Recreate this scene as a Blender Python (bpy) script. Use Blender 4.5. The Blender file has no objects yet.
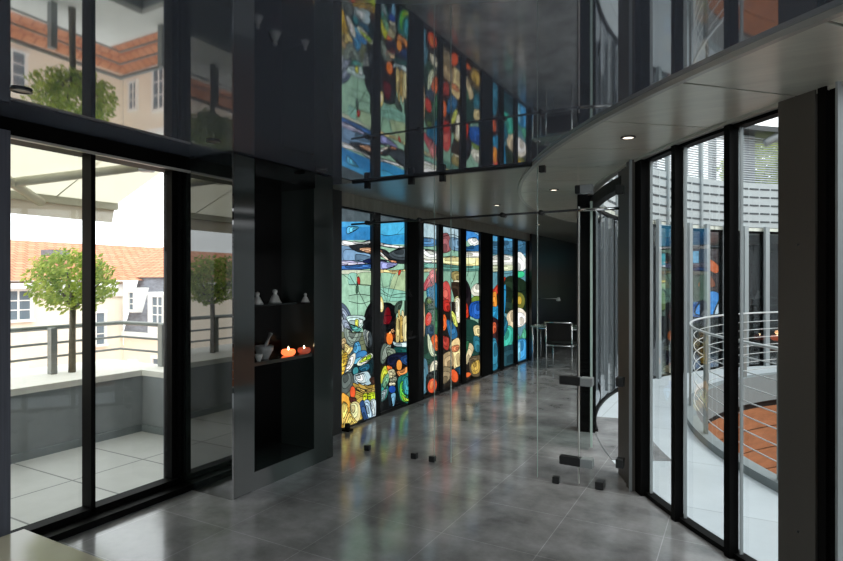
import bpy, bmesh, math, random
from mathutils import Vector, Matrix
random.seed(7)
sc = bpy.context.scene
COL = sc.collection
PI = math.pi
EYE = 1.575            # camera height
CX, CY = 4.67, 7.86    # centre of the round atrium
RG = 6.24              # radius of its glazing
CEIL = 2.5

# ------------------------------------------------------------------ materials
def srgb(r, g=None, b=None):
    if isinstance(r, str):
        h = r.lstrip('#'); r, g, b = (int(h[i:i+2], 16) for i in (0, 2, 4))
    f = lambda c: (c/255/12.92) if c/255 <= .04045 else ((c/255+.055)/1.055)**2.4
    return (f(r), f(g), f(b), 1)

class NT:
    def __init__(s, name):
        s.m = bpy.data.materials.new(name); s.m.use_nodes = True
        s.t = s.m.node_tree; s.t.nodes.clear()
        s.out = s.n('ShaderNodeOutputMaterial')
    def n(s, typ, **kw):
        nd = s.t.nodes.new(typ)
        for k, v in kw.items():
            if k.startswith('_'): setattr(nd, k[1:], v)
            else: nd.inputs[k.replace('__', ' ')].default_value = v
        return nd
    def l(s, a, b): s.t.links.new(a, b)
    def surf(s, o): s.l(o, s.out.inputs['Surface']); return s.m

def mat(name, color, rough=.5, metal=0., ior=1.45, noise=0., nscale=6., stretch=(1, 1, 1), bump=0., emit=None, estr=0., rvar=0.):
    t = NT(name)
    p = t.n('ShaderNodeBsdfPrincipled', Roughness=rough, Metallic=metal, IOR=ior)
    c = srgb(*color) if isinstance(color, tuple) and max(color) > 1 else (srgb(color) if isinstance(color, str) else (*color, 1))
    p.inputs['Base Color'].default_value = c
    if noise or bump or rvar:
        tc = t.n('ShaderNodeTexCoord'); mp = t.n('ShaderNodeMapping'); mp.inputs['Scale'].default_value = stretch
        nz = t.n('ShaderNodeTexNoise', Scale=nscale, Detail=5., Roughness=.6)
        t.l(tc.outputs['Object'], mp.inputs['Vector']); t.l(mp.outputs['Vector'], nz.inputs['Vector'])
        if noise:
            r = t.n('ShaderNodeValToRGB')
            r.color_ramp.elements[0].position = .25; r.color_ramp.elements[1].position = .75
            r.color_ramp.elements[0].color = tuple(x*(1-noise) for x in c[:3])+(1,)
            r.color_ramp.elements[1].color = tuple(min(1, x*(1+noise)) for x in c[:3])+(1,)
            t.l(nz.outputs['Fac'], r.inputs['Fac']); t.l(r.outputs['Color'], p.inputs['Base Color'])
        if rvar:
            mr = t.n('ShaderNodeMapRange'); mr.inputs[3].default_value = max(0, rough-rvar); mr.inputs[4].default_value = rough+rvar
            t.l(nz.outputs['Fac'], mr.inputs[0]); t.l(mr.outputs[0], p.inputs['Roughness'])
        if bump:
            b = t.n('ShaderNodeBump', Strength=bump, Distance=.01)
            t.l(nz.outputs['Fac'], b.inputs['Height']); t.l(b.outputs['Normal'], p.inputs['Normal'])
    if emit:
        p.inputs['Emission Color'].default_value = srgb(emit); p.inputs['Emission Strength'].default_value = estr
    return t.surf(p.outputs[0])

def glass(name, tint=(.93, .96, .95), base=.06, top=.8, power=4.):
    t = NT(name)
    tr = t.n('ShaderNodeBsdfTransparent', Color=(*tint, 1)); gl = t.n('ShaderNodeBsdfGlossy', Roughness=0.0, Color=(.95, .97, 1, 1))
    lw = t.n('ShaderNodeLayerWeight', Blend=.5)
    pw = t.n('ShaderNodeMath', _operation='POWER'); pw.inputs[1].default_value = power
    ml = t.n('ShaderNodeMath', _operation='MULTIPLY_ADD'); ml.inputs[1].default_value = top; ml.inputs[2].default_value = base
    mx = t.n('ShaderNodeMixShader')
    t.l(lw.outputs['Facing'], pw.inputs[0]); t.l(pw.outputs[0], ml.inputs[0]); t.l(ml.outputs[0], mx.inputs[0])
    t.l(tr.outputs[0], mx.inputs[1]); t.l(gl.outputs[0], mx.inputs[2])
    return t.surf(mx.outputs[0])

def tiles(name, base, joint, w, h, loc, rough, mortar=.004, var=.25, ior=1.5, rvar=.06, nscale=2.2):
    t = NT(name)
    tc = t.n('ShaderNodeTexCoord'); mp = t.n('ShaderNodeMapping'); mp.inputs['Location'].default_value = loc
    br = t.n('ShaderNodeTexBrick', _offset=0., _squash=1.)
    br.inputs['Scale'].default_value = 1.; br.inputs['Mortar Size'].default_value = mortar; br.inputs['Mortar Smooth'].default_value = .1
    br.inputs['Brick Width'].default_value = w; br.inputs['Row Height'].default_value = h
    b = srgb(base)
    br.inputs['Color1'].default_value = tuple(x*.94 for x in b[:3])+(1,); br.inputs['Color2'].default_value = tuple(x*1.05 for x in b[:3])+(1,)
    br.inputs['Mortar'].default_value = srgb(joint)
    nz = t.n('ShaderNodeTexNoise', Scale=nscale, Detail=8., Roughness=.65)
    mr = t.n('ShaderNodeMapRange'); mr.inputs[1].default_value = .3; mr.inputs[2].default_value = .7; mr.inputs[3].default_value = 1-var; mr.inputs[4].default_value = 1+var
    mx = t.n('ShaderNodeVectorMath', _operation='SCALE')
    p = t.n('ShaderNodeBsdfPrincipled', Roughness=rough, IOR=ior)
    t.l(tc.outputs['Object'], mp.inputs['Vector']); t.l(mp.outputs[0], br.inputs['Vector']); t.l(tc.outputs['Object'], nz.inputs['Vector'])
    t.l(nz.outputs['Fac'], mr.inputs[0]); t.l(br.outputs['Color'], mx.inputs[0]); t.l(mr.outputs[0], mx.inputs['Scale']); t.l(mx.outputs[0], p.inputs['Base Color'])
    m2 = t.n('ShaderNodeMapRange'); m2.inputs[3].default_value = rough-rvar; m2.inputs[4].default_value = rough+rvar
    t.l(nz.outputs['Fac'], m2.inputs[0]); t.l(m2.outputs[0], p.inputs['Roughness'])
    return t.surf(p.outputs[0])

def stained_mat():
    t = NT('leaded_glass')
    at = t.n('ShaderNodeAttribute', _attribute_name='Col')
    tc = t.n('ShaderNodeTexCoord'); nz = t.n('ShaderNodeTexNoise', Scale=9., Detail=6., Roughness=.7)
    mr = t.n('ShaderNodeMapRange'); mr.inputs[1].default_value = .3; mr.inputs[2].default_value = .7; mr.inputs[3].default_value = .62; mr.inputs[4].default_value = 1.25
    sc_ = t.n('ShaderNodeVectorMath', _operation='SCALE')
    em = t.n('ShaderNodeEmission', Strength=.78); gl = t.n('ShaderNodeBsdfGlossy', Roughness=.08, Color=(.8, .8, .8, 1))  # emission stands in for daylight coming through the panes
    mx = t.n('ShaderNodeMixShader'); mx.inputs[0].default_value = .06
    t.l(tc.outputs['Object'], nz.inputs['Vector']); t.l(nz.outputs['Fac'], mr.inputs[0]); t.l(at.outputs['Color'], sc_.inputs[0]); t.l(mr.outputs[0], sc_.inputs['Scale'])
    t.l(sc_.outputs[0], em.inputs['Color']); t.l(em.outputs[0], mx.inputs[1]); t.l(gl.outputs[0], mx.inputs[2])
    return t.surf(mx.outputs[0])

def fabric_mat(name='awning_fabric', ca='eae6d4', cb='dedac6', f=.5):
    t = NT(name)
    d = t.n('ShaderNodeBsdfDiffuse', Color=srgb(ca)); tr = t.n('ShaderNodeBsdfTranslucent', Color=srgb(cb)); mx = t.n('ShaderNodeMixShader'); mx.inputs[0].default_value = f
    t.l(d.outputs[0], mx.inputs[1]); t.l(tr.outputs[0], mx.inputs[2]); return t.surf(mx.outputs[0])

def leaf_mat():
    t = NT('leaf_green'); oi = t.n('ShaderNodeTexCoord'); nz = t.n('ShaderNodeTexNoise', Scale=9., Detail=3.); rp = t.n('ShaderNodeValToRGB')
    rp.color_ramp.elements[0].position = .3; rp.color_ramp.elements[1].position = .7; rp.color_ramp.elements[0].color = srgb('6f9040'); rp.color_ramp.elements[1].color = srgb('cfdc74')
    d = t.n('ShaderNodeBsdfDiffuse'); tr = t.n('ShaderNodeBsdfTranslucent'); mx = t.n('ShaderNodeMixShader'); mx.inputs[0].default_value = .5
    t.l(oi.outputs['Object'], nz.inputs['Vector']); t.l(nz.outputs['Fac'], rp.inputs['Fac'])
    for q in (d, tr): t.l(rp.outputs['Color'], q.inputs['Color'])
    t.l(d.outputs[0], mx.inputs[1]); t.l(tr.outputs[0], mx.inputs[2]); return t.surf(mx.outputs[0])

def roof_mat():
    t = NT('terracotta_roof')
    tc = t.n('ShaderNodeTexCoord'); br = t.n('ShaderNodeTexBrick', _offset=.5)
    br.inputs['Scale'].default_value = 1.; br.inputs['Brick Width'].default_value = .2; br.inputs['Row Height'].default_value = .2; br.inputs['Mortar Size'].default_value = .016
    br.inputs['Color1'].default_value = srgb('d29674'); br.inputs['Color2'].default_value = srgb('c4825f'); br.inputs['Mortar'].default_value = srgb('9c6248')
    p = t.n('ShaderNodeBsdfPrincipled', Roughness=.9)
    t.l(tc.outputs['UV'], br.inputs['Vector']); t.l(br.outputs['Color'], p.inputs['Base Color']); return t.surf(p.outputs[0])

M = dict(
    floor=tiles('polished_stone_tiles', '8b8b8c', 'aaaaac', .61, .61, (1.02, -3.2, 0), .15, mortar=.0025, var=.45, ior=2.0, rvar=.07, nscale=2.6),
    ceil=mat('glossy_lacquer_ceiling', (.115, .135, .178), .035, 0, 3.2),
    metal=mat('brushed_metal_panel', 'd6d8cc', .3, .4, noise=.12, nscale=3, stretch=(1, 6, 1), rvar=.06),
    metaldark=mat('corridor_metal_panel', '97958b', .32, .55, noise=.2, nscale=3, stretch=(1, 6, 1), rvar=.06),
    trimmetal=mat('satin_metal_edge', 'b9bab4', .35, .5),
    black=mat('black_frame_paint', '070707', .5, 0, 1.16),
    blackmat=mat('black_matte', '0b0b0c', .7),
    bronze=mat('dark_bronze_panel', '4c4944', .45, .1),
    darkwall=mat('dark_wall', '1c1e20', .35, noise=.2),
    granite=mat('polished_dark_granite', '1a1f1e', .02, 0, 2.15),
    graniteface=mat('green_grey_granite', '2b3331', .09, 0, 1.6),
    niche=mat('black_lacquer', '040404', .1, 0, 1.3),
    pane=glass('clear_window_glass'),
    paneR=glass('atrium_window_glass', (.9, .94, .94), .1, .8, 3.5),
    pglass=glass('partition_glass', (.95, .975, .965), .045, .55, 4.),
    tint=glass('green_tinted_glass', (.55, .66, .64), .1, .7, 3.),
    gedge=mat('glass_edge', '9fb3ab', .15, 0, 1.5),
    chrome=mat('chrome', 'd8dadc', .14, 1.),
    steel=mat('brushed_steel', '9a9da0', .3, .9),
    dsteel=mat('dark_steel_fitting', '3d3f40', .35, .6),
    terrace=tiles('terrace_pavers', 'c2c4c2', '838585', .9, .61, (5.5, -2.63, 0), .75, mortar=.008, var=.07, ior=1.4, rvar=.05),
    parapet=mat('grey_render', '8f9496', .8, noise=.1, nscale=3),
    coping=mat('pale_coping', 'e6e4dc', .7, noise=.05),
    railm=mat('grey_rail', '8e9290', .4, .4),
    railwire=mat('pale_steel_rail', 'cdd1d2', .35, .3), 
    fabric=fabric_mat(), valance=fabric_mat('valance_fabric', 'c9c4b4', 'a8a292', .35), awn=mat('awning_metal', 'b9b6a4', .5),
    leaf=leaf_mat(), bark=mat('bark', '6e675a', .9, noise=.3, nscale=20),
    roof=roof_mat(), cream=mat('cream_render', 'f0e6d4', .9, noise=.06, nscale=.6), white=mat('white_paint', 'eeeeea', .6),
    slate=mat('slate_tiles', '7a7c84', .7, noise=.35, nscale=6, stretch=(1, 1, 3)), wpane=mat('house_window_glass', '6d7a84', .1),
    ground=mat('street_ground', '8c8a86', .9),
    walkway=tiles('walkway_concrete', 'b2babf', '989fa3', 1.4, 1.1, (0, 0, 0), .6, mortar=.006, var=.05, ior=1.4, rvar=.05),
    curb=mat('grey_curb', '7d8587', .7), clad=mat('pale_cladding', 'a9b0b2', .6, noise=.05), clad_gap=mat('cladding_slot', '4a4f52', .8),
    terra=mat('terracotta_panel', 'a06a48', .8, noise=.25, nscale=3, stretch=(1, 1, 4)), terragap=mat('dark_gap', '1e1714', .8),
    lframe=mat('light_grey_frame', '959c9e', .5, .2), louv=mat('louvre_grey', 'b9bec2', .5),
    candle=mat('glowing_orange_glass', 'f06a35', .3, emit='ff7440', estr=1.1), flame=mat('flame', 'fff2d0', .5, emit='ffe6b0', estr=6.),
    pot=mat('grey_stone_bowl', '8a8c8c', .5, noise=.2, nscale=30), porcelain=mat('pale_porcelain', 'b9bab8', .35),
    bulb=mat('lamp_glow', 'fff3dd', .5, emit='fff0d8', estr=1.6), whitering=mat('lamp_ring', '5c5e60', .3, .5),
    beige=mat('beige_awning_reflection', 'cfc9b4', .12, noise=.06, nscale=2), curtain=mat('grey_blue_curtain', '5a5d68', .6, noise=.25, nscale=6, stretch=(12, 12, .2)),
    chairblk=mat('black_leather', '121214', .45), glossblk=mat('black_gloss', '0a0a0a', .1),
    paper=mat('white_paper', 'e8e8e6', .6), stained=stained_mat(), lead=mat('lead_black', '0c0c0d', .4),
    board=mat('brown_wall_panel', '141110', .3, noise=.3, nscale=4, stretch=(4, 4, .5)),
    brick=mat('brown_brick', '7a4a34', .8, noise=.3, nscale=10),
)

# ------------------------------------------------------------------ mesh helpers
class MB:
    def __init__(s): s.v = []; s.f = []; s.mi = []; s.sm = []; s.cur = 0
    def add(s, vs, fs, smooth=False):
        b = len(s.v); s.v += [tuple(v) for v in vs]
        for f in fs: s.f.append([b+i for i in f]); s.mi.append(s.cur); s.sm.append(smooth)
        return s
    def box(s, x0, x1, y0, y1, z0, z1, bev=0):
        if x0 > x1: x0, x1 = x1, x0
        if y0 > y1: y0, y1 = y1, y0
        return s.prism([(x0, y0), (x1, y0), (x1, y1), (x0, y1)], z0, z1, bev)
    def prism(s, pts, z0, z1, bev=0):
        n = len(pts)
        if bev:
            cx = sum(p[0] for p in pts)/n; cy = sum(p[1] for p in pts)/n
            def ins(p):
                d = math.hypot(p[0]-cx, p[1]-cy) or 1; k = bev*1.2
                return (p[0]-(p[0]-cx)/d*k, p[1]-(p[1]-cy)/d*k)
            q = [ins(p) for p in pts]
            rings = [(q, z0), (pts, z0+bev), (pts, z1-bev), (q, z1)]
        else: rings = [(pts, z0), (pts, z1)]
        vs = []; fs = []
        for r, z in rings: vs += [(p[0], p[1], z) for p in r]
        for k in range(len(rings)-1):
            for i in range(n):
                j = (i+1) % n; fs.append([k*n+i, k*n+j, (k+1)*n+j, (k+1)*n+i])
        fs.append(list(range(n))[::-1]); fs.append([(len(rings)-1)*n+i for i in range(n)])
        return s.add(vs, fs)
    def quad(s, *p): return s.add(p, [list(range(len(p)))])
    def obox(s, c, u, w, d, h, bev=0):           # box centred on c (x,y), base z; u = direction angle
        cx, cy, z = c; ca, sa = math.cos(u), math.sin(u)
        pts = [(cx+ca*a-sa*b, cy+sa*a+ca*b) for a, b in ((-w/2, -d/2), (w/2, -d/2), (w/2, d/2), (-w/2, d/2))]
        return s.prism(pts, z, z+h, bev)
    def tube(s, pts, r, n=10, closed=False):
        pts = [Vector(p) for p in pts]; m = len(pts); vs = []; fs = []
        rs = r if isinstance(r, (list, tuple)) else [r]*m
        for i, p in enumerate(pts):
            a = pts[i-1] if (i or closed) else p; b = pts[(i+1) % m] if (i < m-1 or closed) else p
            t = (b-a).normalized(); up = Vector((0, 0, 1)) if abs(t.z) < .9 else Vector((1, 0, 0))
            x = t.cross(up).normalized(); y = x.cross(t)
            for k in range(n):
                an = 2*PI*k/n; vs.append(p+(x*math.cos(an)+y*math.sin(an))*rs[i])
        for i in range(m if closed else m-1):
            for k in range(n):
                a = i*n+k; b = i*n+(k+1) % n; c = ((i+1) % m)*n+(k+1) % n; d = ((i+1) % m)*n+k; fs.append([a, b, c, d])
        if not closed: fs.append(list(range(n))[::-1]); fs.append([(m-1)*n+k for k in range(n)])
        return s.add(vs, fs, True)
    def lathe(s, prof, c, n=24):
        vs = []; fs = []
        for r, z in prof:
            for k in range(n): vs.append((c[0]+r*math.cos(2*PI*k/n), c[1]+r*math.sin(2*PI*k/n), c[2]+z))
        for i in range(len(prof)-1):
            for k in range(n): fs.append([i*n+k, i*n+(k+1) % n, (i+1)*n+(k+1) % n, (i+1)*n+k])
        return s.add(vs, fs, True)
    def arc(s, r0, r1, z0, z1, a0, a1, n=None, c=(CX, CY)):   # solid curved bar, degrees
        n = n or max(2, int(abs(a1-a0)/1.5)); vs = []; fs = []
        for i in range(n+1):
            a = math.radians(a0+(a1-a0)*i/n); ca, sa = math.cos(a), math.sin(a)
            for r, z in ((r0, z0), (r1, z0), (r1, z1), (r0, z1)): vs.append((c[0]+r*ca, c[1]+r*sa, z))
        for i in range(n):
            for k in range(4): fs.append([i*4+k, i*4+(k+1) % 4, (i+1)*4+(k+1) % 4, (i+1)*4+k])
        fs.append([0, 1, 2, 3]); fs.append([n*4+3, n*4+2, n*4+1, n*4])
        return s.add(vs, fs)
    def build(s, name, m, parent=None, fixn=True):
        me = bpy.data.meshes.new(name); me.from_pydata(s.v, [], s.f)
        for x in (m if isinstance(m, (list, tuple)) else [m]): me.materials.append(M[x] if isinstance(x, str) else x)
        for p, i, sm in zip(me.polygons, s.mi, s.sm): p.material_index = i; p.use_smooth = sm
        if fixn:
            b = bmesh.new(); b.from_mesh(me); bmesh.ops.recalc_face_normals(b, faces=b.faces[:]); b.to_mesh(me); b.free()
        o = bpy.data.objects.new(name, me); COL.objects.link(o)
        if parent:
            o.parent = parent
            o.location = -Vector(parent['_w']) if '_w' in parent else (0, 0, 0)
        return o

def thing(name, label, cat, loc=(0, 0, 0), group=None):
    o = bpy.data.objects.new(name, None); COL.objects.link(o); o.location = loc; o.empty_display_size = .1
    o['label'] = label; o['category'] = cat; o['_w'] = list(loc)
    if group: o['group'] = group
    return o
def tag(o, label, cat, group=None):
    o['label'] = label; o['category'] = cat
    if group: o['group'] = group
    return o
def struct(o): o['kind'] = 'structure'; return o
def sroot(name, loc=(0, 0, 0)):
    o = bpy.data.objects.new(name, None); COL.objects.link(o); o.location = loc; o['kind'] = 'structure'; o['_w'] = list(loc); return o
def dup(root, loc, label, rz=0, group=None):
    r = root.copy(); COL.objects.link(r); r.location = loc; r.rotation_euler = (0, 0, rz); r['label'] = label
    if group: r['group'] = group
    for ch in list(root.children):
        c = ch.copy(); COL.objects.link(c); c.parent = r
        for g in ch.children:
            d = g.copy(); COL.objects.link(d); d.parent = c
    return r
def pol(r, a, z=None):
    a = math.radians(a); p = (CX+r*math.cos(a), CY+r*math.sin(a))
    return p if z is None else (*p, z)
def arcpts(r, a0, a1, n=60): return [pol(r, a0+(a1-a0)*i/n) for i in range(n+1)]

# ------------------------------------------------------------------ room shell
XL = -3.65
west_arc = arcpts(RG, 270, 90, 120)
b = MB(); b.prism([(-3.95, -4), (CX, -4)]+west_arc+[(CX, 17), (-3.95, 17)], -.3, 0)
struct(b.build('floor', 'floor'))
b = MB(); b.prism([(13, -4), (13, 17), (CX, 17)]+arcpts(RG, 90, -90, 120)+[(CX, -4)], -.3, 0)
struct(b.build('floor', 'floor'))
RB = 7.02                                   # outer rim of the metal band
# glossy ceiling in front of the partition, metal behind
def arc_to_y(r, y):                         # angle on west side where circle r meets Y=y (near side)
    return 180+math.degrees(math.asin((CY-y)/r))
aP = arc_to_y(RB, 4.46)
b = MB(); b.prism([(-3.95, -4), (CX, -4)]+arcpts(RB, 270, aP, 60)+[(-3.95, 4.46)], CEIL, CEIL+.45)
struct(b.build('ceiling', 'ceil'))
b = MB(); b.prism([(-3.95, 4.46)]+arcpts(RB, aP, 90, 80)+[(CX, 17), (-3.95, 17)], CEIL, CEIL+.45)
struct(b.build('ceiling', 'metaldark'))
b = MB(); b.prism([(13, -4), (13, 17), (CX, 17)]+arcpts(RB, 90, -90, 80)+[(CX, -4)], CEIL, CEIL+.45)
struct(b.build('ceiling', 'metal'))
# curved metal band: panels with fine radial joints
joints = [272]+[268.7-5.4*i for i in range(34)]
b = MB()
for a1, a0 in zip(joints[:-1], joints[1:]):
    b.arc(RG-.015, RB-.03, CEIL-.022, CEIL+.04, a0+.07, a1-.07)
b.cur = 1; b.arc(RG, RB-.03, CEIL-.012, CEIL+.045, 90, 272, 120)
b.cur = 2; b.arc(RB-.03, RB, CEIL-.025, CEIL+.45, 90, 272, 120); b.arc(RG+.02, RG+.075, CEIL-.04, CEIL-.02, 90, 272, 120)
struct(b.build('trim_1', ['metal', 'black', 'trimmetal']))

# left side: terrace door wall
struct(MB().box(-3.95, XL+.05, -4, 1.02, 0, CEIL).build('wall_left', 'darkwall'))
w1 = sroot('window_1', (XL, 2.2, 0))
b = MB()
b.box(-3.86, -3.60, 1.0, 2.944, 0, .045); b.box(-3.80, -3.70, 1.0, 2.944, .045, .085)
b.box(-3.86, -3.63, 1.0, 2.944, 2.4, CEIL); b.box(-3.80, -3.72, 2.86, 2.944, .04, 2.42); b.box(-3.73, -3.70, 2.90, 2.92, .04, 2.42)
b.build('frame', 'black', w1)
MB().box(-3.64, -3.615, 1.0, 2.944, 2.385, 2.4).build('edge_trim', 'trimmetal', w1)
MB().box(-3.80, -3.73, 2.235, 2.275, .04, 2.42).box(-3.73, -3.70, 2.235, 2.265, .04, 2.42).build('mullion', 'black', w1)
MB().box(-3.74, -3.60, 1.5, 1.715, 0, 2.42).build('mullion', 'curtain', w1)
MB().quad((-3.77, 1.6, .08), (-3.77, 2.25, .08), (-3.77, 2.25, 2.4), (-3.77, 1.6, 2.4)).build('pane', 'pane', w1)
MB().quad((-3.75, 2.26, .08), (-3.75, 2.87, .08), (-3.75, 2.87, 2.4), (-3.75, 2.26, 2.4)).build('pane', 'pane', w1)
MB().quad((-3.77, 1.02, .08), (-3.77, 1.56, .08), (-3.77, 1.56, 2.4), (-3.77, 1.02, 2.4)).build('pane', 'pane', w1)
struct(MB().box(-3.95, -3.6, 2.961, 4.8, 0, CEIL).build('wall_left', 'darkwall'))
# wall carrying the stained glass
SX = -3.70
panels_y = [(4.83, 5.49), (5.63, 6.26), (6.68, 7.13), (7.25, 7.85), (8.03, 8.61), (9.12, 9.44), (9.64, 10.2), (10.37, 10.95)]
PT = 2.36
struct(MB().box(-3.95, SX+.06, 4.8, 11.2, PT, CEIL).build('wall_left', 'metaldark'))
struct(MB().box(-3.95, -3.74, 4.8, 11.2, 0, PT).build('wall_left', 'blackmat'))
struct(MB().box(-3.95, -3.6, 11.0, 17, 0, CEIL).build('wall_left', 'board'))
k = 1
for (y0, y1, dp) in ((5.49, 5.63, .04), (6.26, 6.66, .045), (7.13, 7.25, .04), (7.85, 8.03, .04), (8.61, 9.10, .045), (9.44, 9.64, .04), (10.2, 10.37, .04)):
    k += 1
    b = MB().box(-3.74, SX+dp, y0+.005, y1-.005, 0, CEIL-.01, .006)
    struct(b.build('trim_%d' % k, 'black'))
struct(MB().box(-3.95, 13, 17, 17.2, 0, CEIL).build('wall_back', 'board'))
struct(MB().box(13, 13.2, -4, 17, 0, CEIL).build('wall_right', 'board'))
# rear wall behind the camera; openings added for fill light, solid left against reflections
b = MB(); b.box(-3.95, 13, -4.2, -4, 2.35, CEIL)
for x0, x1 in ((-3.95, -.2), (.4, .6), (3.6, 3.8), (7.5, 13)): b.box(x0, x1, -4.2, -4, 0, 2.35)
struct(b.build('wall_front', 'darkwall'))

# ------------------------------------------------------------------ atrium glazing
posts = [262.7, 258.2, 253.7, 249.2, 244.7, 240.2, 235.7, 231.2, 221.25, 216.65]
deep = [196.4-4.5*i for i in range(0, 25)]
wn = 2
def window_bay(a0, a1, n):
    """one bay between two posts: dark inner post at a1, pale outer frame, sill, head, pane"""
    p = pol(RG, (a0+a1)/2, 0); w = sroot('window_%d' % n, p)
    f = MB(); f.arc(RG-.03, RG+.035, 0, .03, a0, a1, 4).arc(RG-.03, RG+.035, CEIL-.06, CEIL-.02, a0, a1, 4)
    f.build('sill', 'black', w)
    g = MB()
    q0, q1 = pol(RG-.005, a0), pol(RG-.005, a1)
    g.quad((*q0, .03), (*q1, .03), (*q1, CEIL-.05), (*q0, CEIL-.05)); g.build('pane', 'paneR', w)
    e = MB(); e.obox((*pol(RG-.0, a0+.4), .0), math.radians(a0), .02, .006, CEIL-.03)
    if a0 > 200: e.build('edge_strip', 'lframe', w)
    return w
def post(a, w=.045, d=.06, m='black', z1=CEIL-.02):
    return MB().obox((*pol(RG+.03, a), 0), math.radians(a), d, w, z1)
def add_post(a, **kw):
    global k
    if a < 178: k += 1; struct(MB().obox((*pol(RG-.07, a), 0), math.radians(a), .05, .09, 2.56).build('trim_%d' % k, 'lframe'))
    k += 1
    struct(post(a, **kw).build('trim_%d' % k, kw.get('m', 'black')))
for a in posts: add_post(a)
for a in deep: add_post(a, w=.06)
for a0, a1 in ((212.6, 216.65), (216.65, 221.25), (221.25, 224.6), (227.9, 231.2), (231.2, 235.7), (235.7, 240.2), (240.2, 244.7), (244.7, 249.2), (249.2, 253.7), (253.7, 258.2), (258.2, 262.7), (262.7, 267.2)):
    window_bay(a0, a1, wn); wn += 1
for i in range(len(deep)-1):
    window_bay(deep[i+1], deep[i], wn); wn += 1
# big bronze column at the right edge of the picture, made of flat panel and slots
b = MB(); b.obox((*pol(RG+.05, 225.5), 0), math.radians(225.25), .06, .2, CEIL-.02)
b.cur = 1
for a, w_, r_ in ((226.72, .04, .085), (227.1, .03, .07)): b.obox((*pol(RG+r_-.04, a), 0), math.radians(a), .08, w_, CEIL-.02)
b.cur = 2; b.obox((*pol(RG+.07, 227.42), 0), math.radians(227.4), .05, .012, CEIL-.02)
col = struct(b.build('trim_40', ['bronze', 'black', 'lframe']))
for z in (.35, 1.75):
    s_ = MB(); p = pol(RG+.084, 225.6, z); s_.tube([p, pol(RG+.079, 225.6, z)], .006, 10); s_.build('screw', 'dsteel', col)
# grouped posts where the partition meets the atrium glazing
b = MB()
for a, r_, w_, d_ in ((211.6, RG+.05, .06, .14), (212.4, RG+.1, .05, .16), (213.0, RG+.02, .03, .1)):
    pass
b.obox((*pol(RG+.03, 212.3), 0), math.radians(212.3), .07, .1, CEIL-.02)
b.cur = 1; b.obox((*pol(RG+.06, 211.4), 0), math.radians(211.6), .06, .1, CEIL-.02)
b.obox((*pol(RG+.04, 210.4), 0), math.radians(211.6), .05, .09, CEIL-.02)
b.obox((*pol(RG+.03, 209.5), 0), math.radians(211.6), .05, .08, CEIL-.02)
b.obox((*pol(RG+.02, 208.6), 0), math.radians(211.6), .05, .09, CEIL-.02)
b.cur = 2; b.obox((*pol(RG+.10, 211.85), 0), math.radians(211.6), .02, .012, CEIL-.02)
b.cur = 0; b.obox((*pol(RG+.09, 195.6), 0), math.radians(196), .17, .2, CEIL-.02)
struct(b.build('trim_41', ['black', 'bronze', 'lframe']))
# end of the ring: plain solid wall out of sight
b = MB(); b.arc(RG-.02, RG+.2, 0, CEIL, -92.8, 88, 80); struct(b.build('wall_atrium', 'clad'))
# upper facade round the atrium
b = MB(); b.arc(RG-.02, RG+.3, 2.55, 3.37, -180, 180, 160)
b.cur = 1
for i in range(5):
    z = 2.64+i*.15
    for j in range(80):
        a = 40+j*2.25
        b.arc(RG-.03, RG, z, z+.028, a+.18, a+2.05, 2)
b.cur = 2
for j in range(20): b.obox((*pol(RG-.03, 40+j*9), 2.5), math.radians(40+j*9), .06, .05, 1.8)
struct(b.build('wall_atrium', ['clad', 'clad_gap', 'lframe']))

# ------------------------------------------------------------------ atrium things
b = MB(); b.arc(5.22, RG, -.32, 0, -180, 180, 160); struct(b.build('floor', 'walkway'))
b = MB(); b.arc(5.14, 5.26, -.34, .07, -180, 180, 160); struct(b.build('trim_42', 'curb'))
b = MB()
for i in range(9):
    b.cur = 0; b.arc(5.2, 5.5, -.45-(i+1)*.34+.02, -.45-i*.34, -180, 180, 120)
    b.cur = 1; b.arc(5.23, 5.5, -.45-(i+1)*.34, -.45-(i+1)*.34+.025, -180, 180, 120)
b.cur = 1; b.arc(5.21, 5.5, -.45, -.3, -180, 180, 120)
for j in range(0): b.cur = 1; b.obox((*pol(5.2, j*6), -3.6), math.radians(j*6), .012, .02, 3.)
struct(b.build('wall_atrium', ['terra', 'terragap']))
b = MB(); b.arc(.01, 5.4, -3.8, -3.6, -180, 180, 80); struct(b.build('floor', 'terra'))
struct(MB().arc(5.72, RG-.002, .0, .006, 190, 205, 16).build('floor', 'floor'))  # dark patch added over the walkway in place of the glass leaf's reflection
rail = thing('round_railing', 'curved steel wire railing with grey posts around the open atrium void', 'railing', (CX, CY, .07))
for j in range(24):
    a = 17.3+j*15
    if 250 < a % 360 < 360 or a % 360 < 50: continue
    b = MB(); b.obox((*pol(5.2, a), .07), math.radians(a), .025, .08, .97); b.build('post', 'railm', rail)
MB().tube([pol(5.2, i*3, 1.06) for i in range(120)], .013, 8, True).build('top_rail', 'railwire', rail)
for q in range(7):
    z = .18+q*.125
    MB().tube([pol(5.16, i*3, z) for i in range(120)], .0055, 6, True).build('wire', 'railwire', rail)
lou = thing('louvre_screen', 'pale horizontal louvre screen on posts above the round atrium wall', 'louvre screen', (CX, CY, 3.37))
b = MB()
for q in range(20):
    z = 3.40+q*.042
    b.arc(RG+.02, RG+.06, z, z+.017, 88, 176, 50)
b.build('slats', 'louv', lou)
for j in range(12):
    a = 90+j*7.6; b = MB(); b.obox((*pol(RG+.14, a), 3.37), math.radians(a), .08, .12 if j % 2 else .3, 1.0); b.build('post', 'lframe', lou)
MB().arc(RG-.25, RG+.5, 4.27, 4.36, 118, 142, 20).build('eave', 'dsteel', lou)
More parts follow.
